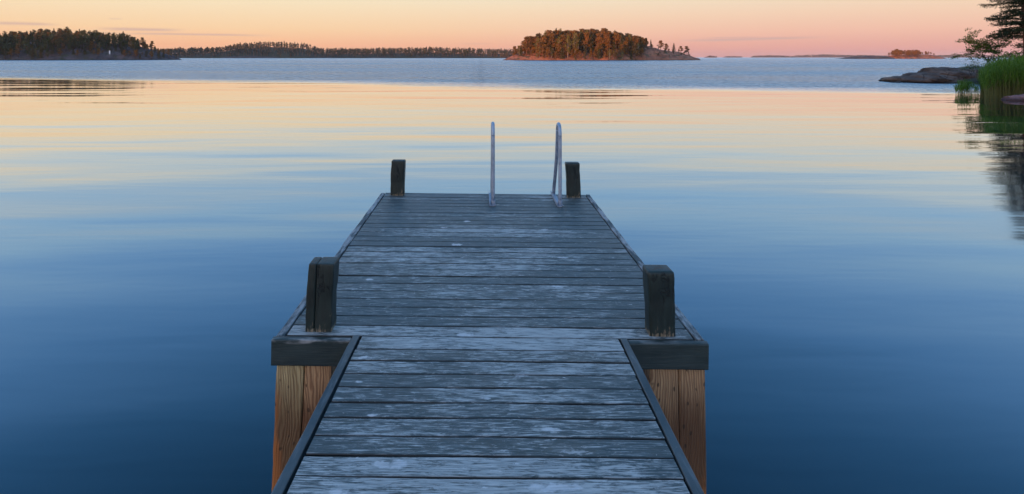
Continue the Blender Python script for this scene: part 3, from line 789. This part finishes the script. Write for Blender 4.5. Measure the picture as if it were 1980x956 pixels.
# ================================================================= RIGHT SHORE
def boulder(name, c, rx, ry, rz, mat, seed, label=None, cat='rock', sub=5, amp=.22, flat=.0):
    bm = bmesh.new(); bmesh.ops.create_icosphere(bm, subdivisions=sub, radius=1)
    for v in bm.verts:
        d = v.co.copy()
        f = 1 + amp * noise.fractal(d * 1.3 + Vector((seed, 0, 0)), 1.0, 2.0, 5)
        ridge = abs(noise.noise(Vector((d.x * 2.2 + seed, d.y * 1.5, d.z * 3 + d.x)))); f -= .10 * max(0, .22 - ridge) / .22
        v.co = Vector((d.x * rx, d.y * ry, (abs(d.z) ** .8 * math.copysign(1, d.z)) * rz)) * f
    me = bpy.data.meshes.new(name); bm.to_mesh(me); bm.free(); me.materials.append(mat)
    me.polygons.foreach_set('use_smooth', [True] * len(me.polygons))
    o = link(name, me, None, c)
    if label: tag(o, label, cat)
    else: tag(o, kind='structure')
    return o
boulder('shore_rock', (PX(1790, 60), 60, -.35), 3.3, 4.0, 1.25, M['rock_near'], 3.3, 'low smooth grey rock outcrop with its tip in the water, left lobe', 'rock')
boulder('shore_rock', (PX(1838, 61), 61.5, -.25), 3.7, 4.2, 1.62, M['rock_near'], 8.1, 'larger rounded grey rock outcrop between the left lobe and the reeds', 'rock')
boulder('shore_rock', (PX(1895, 60), 61, -.3), 3.2, 4.5, 1.25, M['rock_near'], 5.7, 'grey rock outcrop partly hidden behind the reeds', 'rock')
boulder('boulder', (PX(1738, 58.5), 58.8, -.05), .55, .5, .20, M['rock_near'], 6.7, 'small flat wet stone at the left tip of the outcrop', 'stone', sub=4)
boulder('boulder', (PX(1902, 56), 56, .6), .55, .6, .80, M['rock_near'], 9.2, 'dark angular boulder just left of the leafy shore tree', 'boulder', sub=4, amp=.35)
boulder('boulder', (PX(1914, 54.5), 54.5, .7), .7, .7, .90, M['rock_near'], 12.2, 'dark boulder at the foot of the leafy shore tree', 'boulder', sub=4, amp=.35)
boulder('flat_rock', (PX(2003, 34.6), 34.8, -.10), 1.75, .9, .42, M['rock_pink'], 4.4, 'flat pinkish rock at the water edge in front of the reeds', 'rock', amp=.15)
# shore ground
mb = MB(); n1, n2 = 60, 60; vs = []; fs_ = []
for i in range(n1 + 1):
    for j in range(n2 + 1):
        X = 30 + 90 * i / n1; Yy = 12 + 90 * j / n2
        edge_x = interp([(12, 44), (30, 37), (36, 34.0), (44, 37.5), (54, 45), (62, 47), (75, 60), (100, 78)], Yy) + 1.2 * noise.noise(Vector((0, Yy * .2, 1)))
        d = X - edge_x; h = -1.2 + 1.5 * max(0, min(1, (d + 2) / 3)) + max(0, d) * .07 + .25 * noise.fractal(Vector((X * .25, Yy * .25, 0)), 1, 2, 4)
        vs.append((X, Yy, h))
for i in range(n1):
    for j in range(n2):
        a = i * (n2 + 1) + j; fs_.append((a, a + n2 + 1, a + n2 + 2, a + 1))
mb.add(vs, fs_); tag(link('shore_ground', mb.mesh('shore_ground', M['soil'], True)), kind='structure')

# reeds
def reeds(name, n, region, hfun, label, seed, bend=.25, w=.012):
    rng = random.Random(seed); mb = MB()
    for _ in range(n):
        x, y = region(rng); h = hfun(x, y, rng)
        if h <= 0: continue
        lx, ly = rng.gauss(-.05, .07) * h, rng.gauss(0, .07) * h; r = rng.random()
        a = rng.uniform(0, 3.14); wx, wy = math.cos(a) * w, math.sin(a) * w
        z0 = -.25
        mb.add([(x - wx * .6, y - wy * .6, z0), (x + wx * .6, y + wy * .6, z0), (x + wx * .5 + lx * .35, y + wy * .5 + ly * .35, h * .55), (x - wx * .5 + lx * .35, y - wy * .5 + ly * .35, h * .55), (x + lx * .9, y + ly * .9, h * .95)], [(0, 1, 2, 3)], r, 1)
        mb.add([(x + wx * .5 + lx * .35, y + wy * .5 + ly * .35, h * .55), (x - wx * .5 + lx * .35, y - wy * .5 + ly * .35, h * .55), (x + lx, y + ly, h)], [(0, 1, 2)], r, 0)
        for k in range(rng.randint(3, 5)):           # leaf blades
            t = rng.uniform(.30, .95); b0 = Vector((x + lx * t, y + ly * t, h * t)); an = rng.uniform(0, 6.28); Lb = rng.uniform(.28, .52)
            dv = Vector((math.cos(an), math.sin(an), 0)); s = dv.cross(Vector((0, 0, 1))) * w * 1.25
            m1 = b0 + dv * Lb * .35 + Vector((0, 0, Lb * .62)); e = b0 + dv * Lb * .85 + Vector((0, 0, Lb * rng.uniform(.4, .85)))
            mb.add([b0 - s * .5, b0 + s * .5, m1 + s, m1 - s], [(0, 1, 2, 3)], min(1, r * .7 + rng.random() * .3), 0); mb.add([m1 - s, m1 + s, e], [(0, 1, 2)], min(1, r * .7 + .3 * rng.random()), 0)
    o = link(name, mb.mesh(name, [M['reed'], M['reed_dry']])); tag(o, label, 'reeds', kind='stuff'); return o
def reg_main(rng):
    while True:
        y = 36.2 + 10 * rng.random() ** 1.1
        xl = interp([(34.5, PX(1930, 34.5)), (36, PX(1905, 36)), (40, PX(1897, 40)), (46, PX(1905, 46))], y) + .35 * noise.noise(Vector((y * 1.3, 0, 2)))
        x = xl + (PX(2010, y) + 2.5 - xl) * rng.random() ** 1.05
        if noise.noise(Vector((x * .8, y * .8, 3))) > -.45: return x, y
def h_main(x, y, rng):
    px = x / y * F + CX
    t = interp([(1895, 1.35), (1910, 1.75), (1930, 2.15), (1950, 2.35), (2010, 2.4)], px)
    return t * (rng.uniform(.72, 1.04) if rng.random() < .93 else 1.16) * (1 + .10 * noise.noise(Vector((x * .9, y * .5, 7))))
reeds('reed_bed', 5200, reg_main, h_main, 'dense bright green reeds in the shallows along the right shore', 4)
def reg_p(rng):
    y = rng.gauss(40.3, .7); return PX(rng.gauss(1863, 7), y), y
reeds('reed_patch', 60, reg_p, lambda x, y, r: r.uniform(.25, .95), 'small separate tuft of reeds left of the reed bed', 5)
def reg_s(rng):
    y = rng.uniform(38, 44); return PX(rng.uniform(1852, 1905), y), y
reeds('sparse_reeds', 60, reg_s, lambda x, y, r: r.uniform(.3, .8), 'sparse reed stems between the tuft and the reed bed', 6)

# near spruce and leafy tree
def near_spruce(x, y, z, h, label, seed, wide=.30, nb=110, z_first=.10, lean=0, pw=.75):
    rng = random.Random(seed); tb = MB(); cb = MB()
    pts = [Vector((lean * (k / 8) ** 2 + .08 * math.sin(k), .06 * math.cos(k * 1.3), h * k / 8)) for k in range(9)]
    tb.tube(pts, [h * .019 * (1 - .85 * k / 8) + .012 for k in range(9)], 9)
    def along(zz):
        k = min(7.999, zz / h * 8); i = int(k); return pts[i].lerp(pts[i + 1], k - i)
    for i in range(nb):
        t = z_first + (1 - z_first) * (i + rng.random()) / nb
        zz = h * t; a = i * 2.4 + rng.uniform(-.5, .5)
        Lb = h * wide * (1 - t) ** pw * rng.uniform(.55, 1.2) + .25
        s = along(zz); dv = Vector((math.cos(a), math.sin(a), 0)); droop = rng.uniform(.02, .22)
        def bp(f): return s + dv * Lb * f + Vector((0, 0, .18 * Lb * f - (droop + .25) * Lb * f * f + .16 * Lb * f ** 4))
        P_ = [bp(k / 6) for k in range(7)]
        tb.tube(P_, [.028 * (1 - k / 7) * (Lb / 2) ** .5 + .005 for k in range(7)], 5, cap=False)
        side = dv.cross(Vector((0, 0, 1))); nt = max(5, int(Lb * 10))
        for k in range(nt):
            f = .22 + .78 * (k + rng.random()) / nt
            base = bp(f)
            for sg in (-1, 1):
                if rng.random() < .15: continue
                tl = Lb * .34 * (1.15 - f) ** .6 * rng.uniform(.4, 1.25) + .10
                d2 = (dv * rng.uniform(.35, .9) + side * sg * rng.uniform(.5, 1)).normalized()
                end = base + d2 * tl + Vector((0, 0, tl * rng.uniform(-.45, .30)))
                for q in range(max(4, int(tl / .035))):
                    g = base.lerp(end, rng.random()) + Vector((rng.gauss(0, .035), rng.gauss(0, .035), rng.gauss(0, .035)))
                    nd = (d2 + Vector((rng.gauss(0, .5), rng.gauss(0, .5), rng.gauss(0, .35)))).normalized()
                    w_ = nd.cross(Vector((rng.gauss(0, 1), rng.gauss(0, 1), rng.gauss(0, 1)))).normalized() * .020
                    ln = rng.uniform(.07, .13)
                    cb.add([g - w_, g + w_, g + nd * ln + w_ * .4, g + nd * ln - w_ * .4], [(0, 1, 2, 3)], rng.random())
        for q in range(10):
            g = bp(rng.uniform(.85, 1.03)); nd = (dv + Vector((rng.gauss(0, .5), rng.gauss(0, .5), rng.gauss(.1, .4)))).normalized(); w_ = nd.cross(Vector((0, 0, 1))).normalized() * .02
            cb.add([g - w_, g + w_, g + nd * .12], [(0, 1, 2)], rng.random())
    o = tag(empty('spruce_tree', (x, y, z)), label, 'tree')
    link('trunk', tb.mesh('near_spruce_trunk', M['nbark'], True), o); link('crown', cb.mesh('near_spruce_crown', M['near_needle']), o)
near_spruce(PX(1981, 46), 46, .5, 10.6, 'tall dark conifer with layered spreading branches at the right edge above the reeds', 2, wide=.245, nb=128, z_first=.33, pw=.42)
near_spruce(PX(2018, 49.5), 49.5, .8, 10.5, 'dark spruce standing behind the tall spruce at the right edge', 5, wide=.24, nb=90)

def leafy(name, x, y, z, h, spread, label, seed, nl, mat='alder', lsz=.075, lean=-.12, depth=5, crowd=26):
    rng = random.Random(seed); tb = MB(); cb = MB()
    def grow(p, d, L_, r, lev):
        q = p; pts = [p.copy()]
        for k in range(4):
            d = (d + Vector((rng.gauss(0, .13), rng.gauss(0, .13), rng.gauss(.03, .09)))).normalized(); q = q + d * L_ / 4; pts.append(q.copy())
        tb.tube(pts, [r * (1 - .11 * k) for k in range(5)], 6, cap=False)
        if lev <= 1:
            for k in range(crowd):
                g = pts[rng.randint(1, 4)] + Vector((rng.gauss(0, .16), rng.gauss(0, .16), rng.gauss(0, .055)))
                leaf(cb, g, lsz * rng.uniform(.6, 1.25), rng.random(), .3, rng)
        if lev == 0: return
        for k in range(rng.choice((2, 3, 3)) if lev > 1 else 3):
            s = pts[rng.randint(2, 4)]
            az = rng.uniform(0, 6.28); tilt = rng.uniform(.5, 1.15)
            ax = d.orthogonal(); ax.rotate(Quaternion(d, az)); nd = d.copy(); nd.rotate(Quaternion(ax, tilt))
            nd.z = nd.z * .62 + .08; nd.normalize(); grow(s, nd, L_ * rng.uniform(.62, .85), r * .6, lev - 1)
    p0 = Vector((0, 0, -.2))
    for k in range(nl):
        a = rng.uniform(0, 6.28); grow(p0, Vector((lean + .28 * math.cos(a) * spread, .28 * math.sin(a) * spread, 1)).normalized(), h * .36, h * .011, depth)
    if label:
        o = tag(empty(name, (x, y, z)), label, 'tree' if 'tree' in name else 'shrub')
        link('trunk' if 'tree' in name else 'stem', tb.mesh(name + '_stem', M['abark'], True), o)
        if cb.v: link('crown' if 'tree' in name else 'foliage', cb.mesh(name + '_crown', M[mat]), o)
    return o
leafy('alder_tree', PX(1920, 50), 50, .8, 5.6, 1.3, 'small leafy tree with spreading layered branches beside the tall spruce', 21, 3, depth=4, crowd=34, lsz=.07)
leafy('shrub', PX(1958, 49), 49, .6, 2.6, 1.6, 'leafy bush between the reeds and the tall spruce', 8, 5, depth=3, crowd=60, lsz=.08, lean=-.05)
leafy('shrub', PX(1936, 51), 51, .7, 1.7, 1.7, 'low bush behind the reeds right of the small leafy tree', 15, 5, depth=3, crowd=60, lsz=.08, lean=-.05)
leafy('shrub', PX(1877, 58), 58, .9, 1.9, 1.8, 'thin nearly bare shrub growing on the grey rock', 33, 3, depth=4, crowd=2, lsz=.05, lean=0)

# ================================================================= LAND BEHIND AND LEFT OF THE CAMERA (keeps the bay in evening shade)
def ridge(name, c, ang, length, height, thick, seed):
    """wooded ridge; ang = direction of its length, degrees from +x"""
    rng = random.Random(seed); mb = MB(); u = Vector((math.cos(R(ang)), math.sin(R(ang)), 0)); n = Vector((-u.y, u.x, 0)); c = Vector(c)
    nx, ny = 60, 12; vs = []; fs_ = []
    gh = height * .45
    for i in range(nx + 1):
        for j in range(ny + 1):
            s = (i / nx - .5); v = -1 + 2 * j / ny
            e = max(0, 1 - (abs(s) * 2) ** 6)
            hh = gh * e * max(0, 1 - v * v) ** .6 * (1 + .2 * noise.noise(Vector((s * 9, v, seed)))) - (.8 if abs(v) > .99 or e == 0 else 0)
            p = c + u * s * length + n * v * thick; vs.append((p.x, p.y, hh))
    for i in range(nx):
        for j in range(ny):
            a = i * (ny + 1) + j; fs_.append((a, a + ny + 1, a + ny + 2, a + 1))
    mb.add(vs, fs_); tag(link(name + '_hill', mb.mesh(name, M['soil'], True)), kind='structure')
    mb = MB(); K = int(length * 1.1)
    for k in range(K):
        s = rng.uniform(-.49, .49); v = rng.uniform(-.5, .5); p = c + u * s * length + n * v * thick
        g = gh * (1 - v * v) ** .6 * max(0, 1 - (abs(s) * 2) ** 6) * .95
        h = height * .55 * rng.uniform(.85, 1.05)
        mb.tube([(p.x, p.y, g - .5), (p.x, p.y, g + h * .9)], [.2, .08], 4, .2, 1, False)
        for _ in range(40):
            t = rng.random(); a = rng.uniform(0, 6.28); rr = h * .24 * math.sin((t * .8 + .18) * math.pi) * rng.random() ** .5
            leaf(mb, (p.x + math.cos(a) * rr, p.y + math.sin(a) * rr, g + h * (.12 + .88 * t)), h * .09 * rng.uniform(.7, 1.2), rng.random(), 0, rng)
    tag(link(name + '_forest', mb.mesh(name + '_f', [M['farleaf'], M['pbark']])), 'unseen sun-blocking forest on the land behind the bay', 'forest', kind='stuff')
ridge('back_shore', (-61, -73, 0), -40, 96, 19, 20, 1)
ridge('left_shore', (-604, 246, 0), -40, 290, 34, 40, 2)
ridge('inland_blocker', (-1067, 765, 0), -40, 800, 54, 40, 3)  # unseen ridge added to block low sun from the mainland woods
ridge('slope_blocker', (-311, -66, 0), -40, 56, 38, 24, 4)  # unseen hill added to shade the central island's right slope

# ================================================================= EVENING AIR
hm = bpy.data.materials.new('evening_air'); hm.use_nodes = True; hn = hm.node_tree; hn.nodes.remove(hn.nodes['Principled BSDF'])
pv = hn.nodes.new('ShaderNodeVolumePrincipled'); pv.inputs['Color'].default_value = (.93, .93, .97, 1); pv.inputs['Density'].default_value = 4.5e-5; pv.inputs['Anisotropy'].default_value = .0
hn.links.new(pv.outputs[0], hn.nodes['Material Output'].inputs['Volume'])
mb = MB(); a_ = 9100; lo, hi = -4.0, 62.0
mb.add([(-a_, -a_, lo), (a_, -a_, lo), (a_, a_, lo), (-a_, a_, lo), (-a_, -a_, hi), (a_, -a_, hi), (a_, a_, hi), (-a_, a_, hi)], [(0, 3, 2, 1), (4, 5, 6, 7), (0, 1, 5, 4), (1, 2, 6, 5), (2, 3, 7, 6), (3, 0, 4, 7)])
tag(link('haze', mb.mesh('haze', hm)), kind='stuff')

# ================================================================= WORLD
w = bpy.data.worlds.new('World'); sc.world = w; w.use_nodes = True
t = NT(w.node_tree); bg = t.n['Background']; t.put(bg.inputs[1], .10)
sky = t.node('ShaderNodeTexSky', sky_type='NISHITA'); sky.sun_disc = False
sky.sun_elevation = R(SUN_EL); sky.sun_rotation = math.atan2(sdir.x, sdir.y)
dirv = t.coord('Generated'); x, y, z = t.sep(dirv)
el = t.m('MULTIPLY', t.m('ARCSINE', z), 180 / math.pi)
hyp = t.m('SQRT', t.m('ADD', t.m('MULTIPLY', x, x), t.m('MULTIPLY', y, y)))
az = t.m('DIVIDE', x, t.m('MAXIMUM', hyp, .001))
e = t.m('DIVIDE', t.m('MAXIMUM', el, 0), 60.0, clamp=True)
def stops(lst): return [(d / 60.0, tuple(k / 2 for k in c)) for d, c in lst]
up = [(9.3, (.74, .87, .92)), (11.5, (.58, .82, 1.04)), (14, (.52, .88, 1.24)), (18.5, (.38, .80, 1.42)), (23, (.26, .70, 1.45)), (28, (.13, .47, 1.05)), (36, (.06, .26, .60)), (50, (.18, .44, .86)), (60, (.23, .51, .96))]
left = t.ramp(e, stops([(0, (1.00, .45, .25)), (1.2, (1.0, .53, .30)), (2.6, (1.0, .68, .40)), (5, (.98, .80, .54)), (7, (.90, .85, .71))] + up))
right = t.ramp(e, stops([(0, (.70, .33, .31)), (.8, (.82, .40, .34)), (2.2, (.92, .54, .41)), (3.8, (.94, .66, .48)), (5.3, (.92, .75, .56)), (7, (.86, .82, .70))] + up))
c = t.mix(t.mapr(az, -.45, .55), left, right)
# thin mauve cloud streaks low over the horizon
cl = None
azd = t.m('MULTIPLY', t.m('ARCTAN2', x, y), 180 / math.pi)
def cloud(px0, px1, py, th, k, slope=0):
    global cl
    a0 = math.degrees(math.atan((px0 - CX) / F)); a1 = math.degrees(math.atan((px1 - CX) / F)); am = (a0 + a1) / 2
    e0 = math.degrees(math.atan((HY - py) / F * math.cos(R(am)))); s = th / F * 57.3
    wav = t.noise(t.scale(dirv, (6, 6, 60)), 1.0, 3, .5)
    dy = t.m('DIVIDE', t.m('ADD', t.m('SUBTRACT', t.m('SUBTRACT', el, e0), t.m('MULTIPLY', t.m('SUBTRACT', azd, am), slope)), t.m('MULTIPLY', t.m('SUBTRACT', wav, .5), s * 1.6)), s)
    g = t.m('EXPONENT', t.m('MULTIPLY', t.m('MULTIPLY', dy, dy), -1.0))
    ex = t.m('MULTIPLY', t.mapr(azd, a0, a0 + (a1 - a0) * .35), t.mapr(azd, a1 - (a1 - a0) * .35, a1, 1, 0))
    g = t.m('MULTIPLY', t.m('MULTIPLY', g, ex), k)
    cl = g if cl is None else t.m('MAXIMUM', cl, g)
cloud(-60, 130, 46.5, 2.2, .6); cloud(170, 370, 57, 2.6, .65); cloud(190, 545, 67, 1.8, .6); cloud(1290, 1620, 76, 2.4, .65, .01); cloud(205, 240, 37, 1.3, .25); cloud(880, 960, 85, 1.3, .25); cloud(1340, 1500, 73, 1.5, .4); cloud(20, 300, 63, 2, .2)
c = t.mix(cl, c, (.31, .21, .20))
# brighter, warmer sky on the sunset side, behind and left of the camera
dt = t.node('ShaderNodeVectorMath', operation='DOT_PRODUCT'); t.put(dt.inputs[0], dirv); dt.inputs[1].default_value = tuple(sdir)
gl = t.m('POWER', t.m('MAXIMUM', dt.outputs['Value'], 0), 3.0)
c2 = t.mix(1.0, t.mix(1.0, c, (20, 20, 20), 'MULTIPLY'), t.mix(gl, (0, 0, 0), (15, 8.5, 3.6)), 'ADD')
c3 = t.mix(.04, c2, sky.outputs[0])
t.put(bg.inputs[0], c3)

sun = bpy.data.lights.new('sun', 'SUN'); sun.energy = 5.0; sun.angle = R(.5); sun.color = (1.0, .40, .14)
so = bpy.data.objects.new('sun', sun); col.objects.link(so); so.rotation_euler = (-sdir).to_track_quat('-Z', 'Y').to_euler()

# ================================================================= CAMERA
cd = bpy.data.cameras.new('camera'); co = bpy.data.objects.new('camera', cd); col.objects.link(co)
co.location = (0, 0, CAMZ); co.rotation_euler = (R(90), 0, 0)
cd.sensor_width = 36; cd.lens = 36 * F / 1980; cd.shift_x = (990 - CX) / 1980; cd.shift_y = -(478 - HY) / 1980
cd.clip_start = .05; cd.clip_end = 60000
sc.camera = co
vs_ = sc.view_settings; vs_.view_transform = 'Standard'; vs_.look = 'None'; vs_.gamma = 1; vs_.exposure = 0; vs_.use_curve_mapping = False
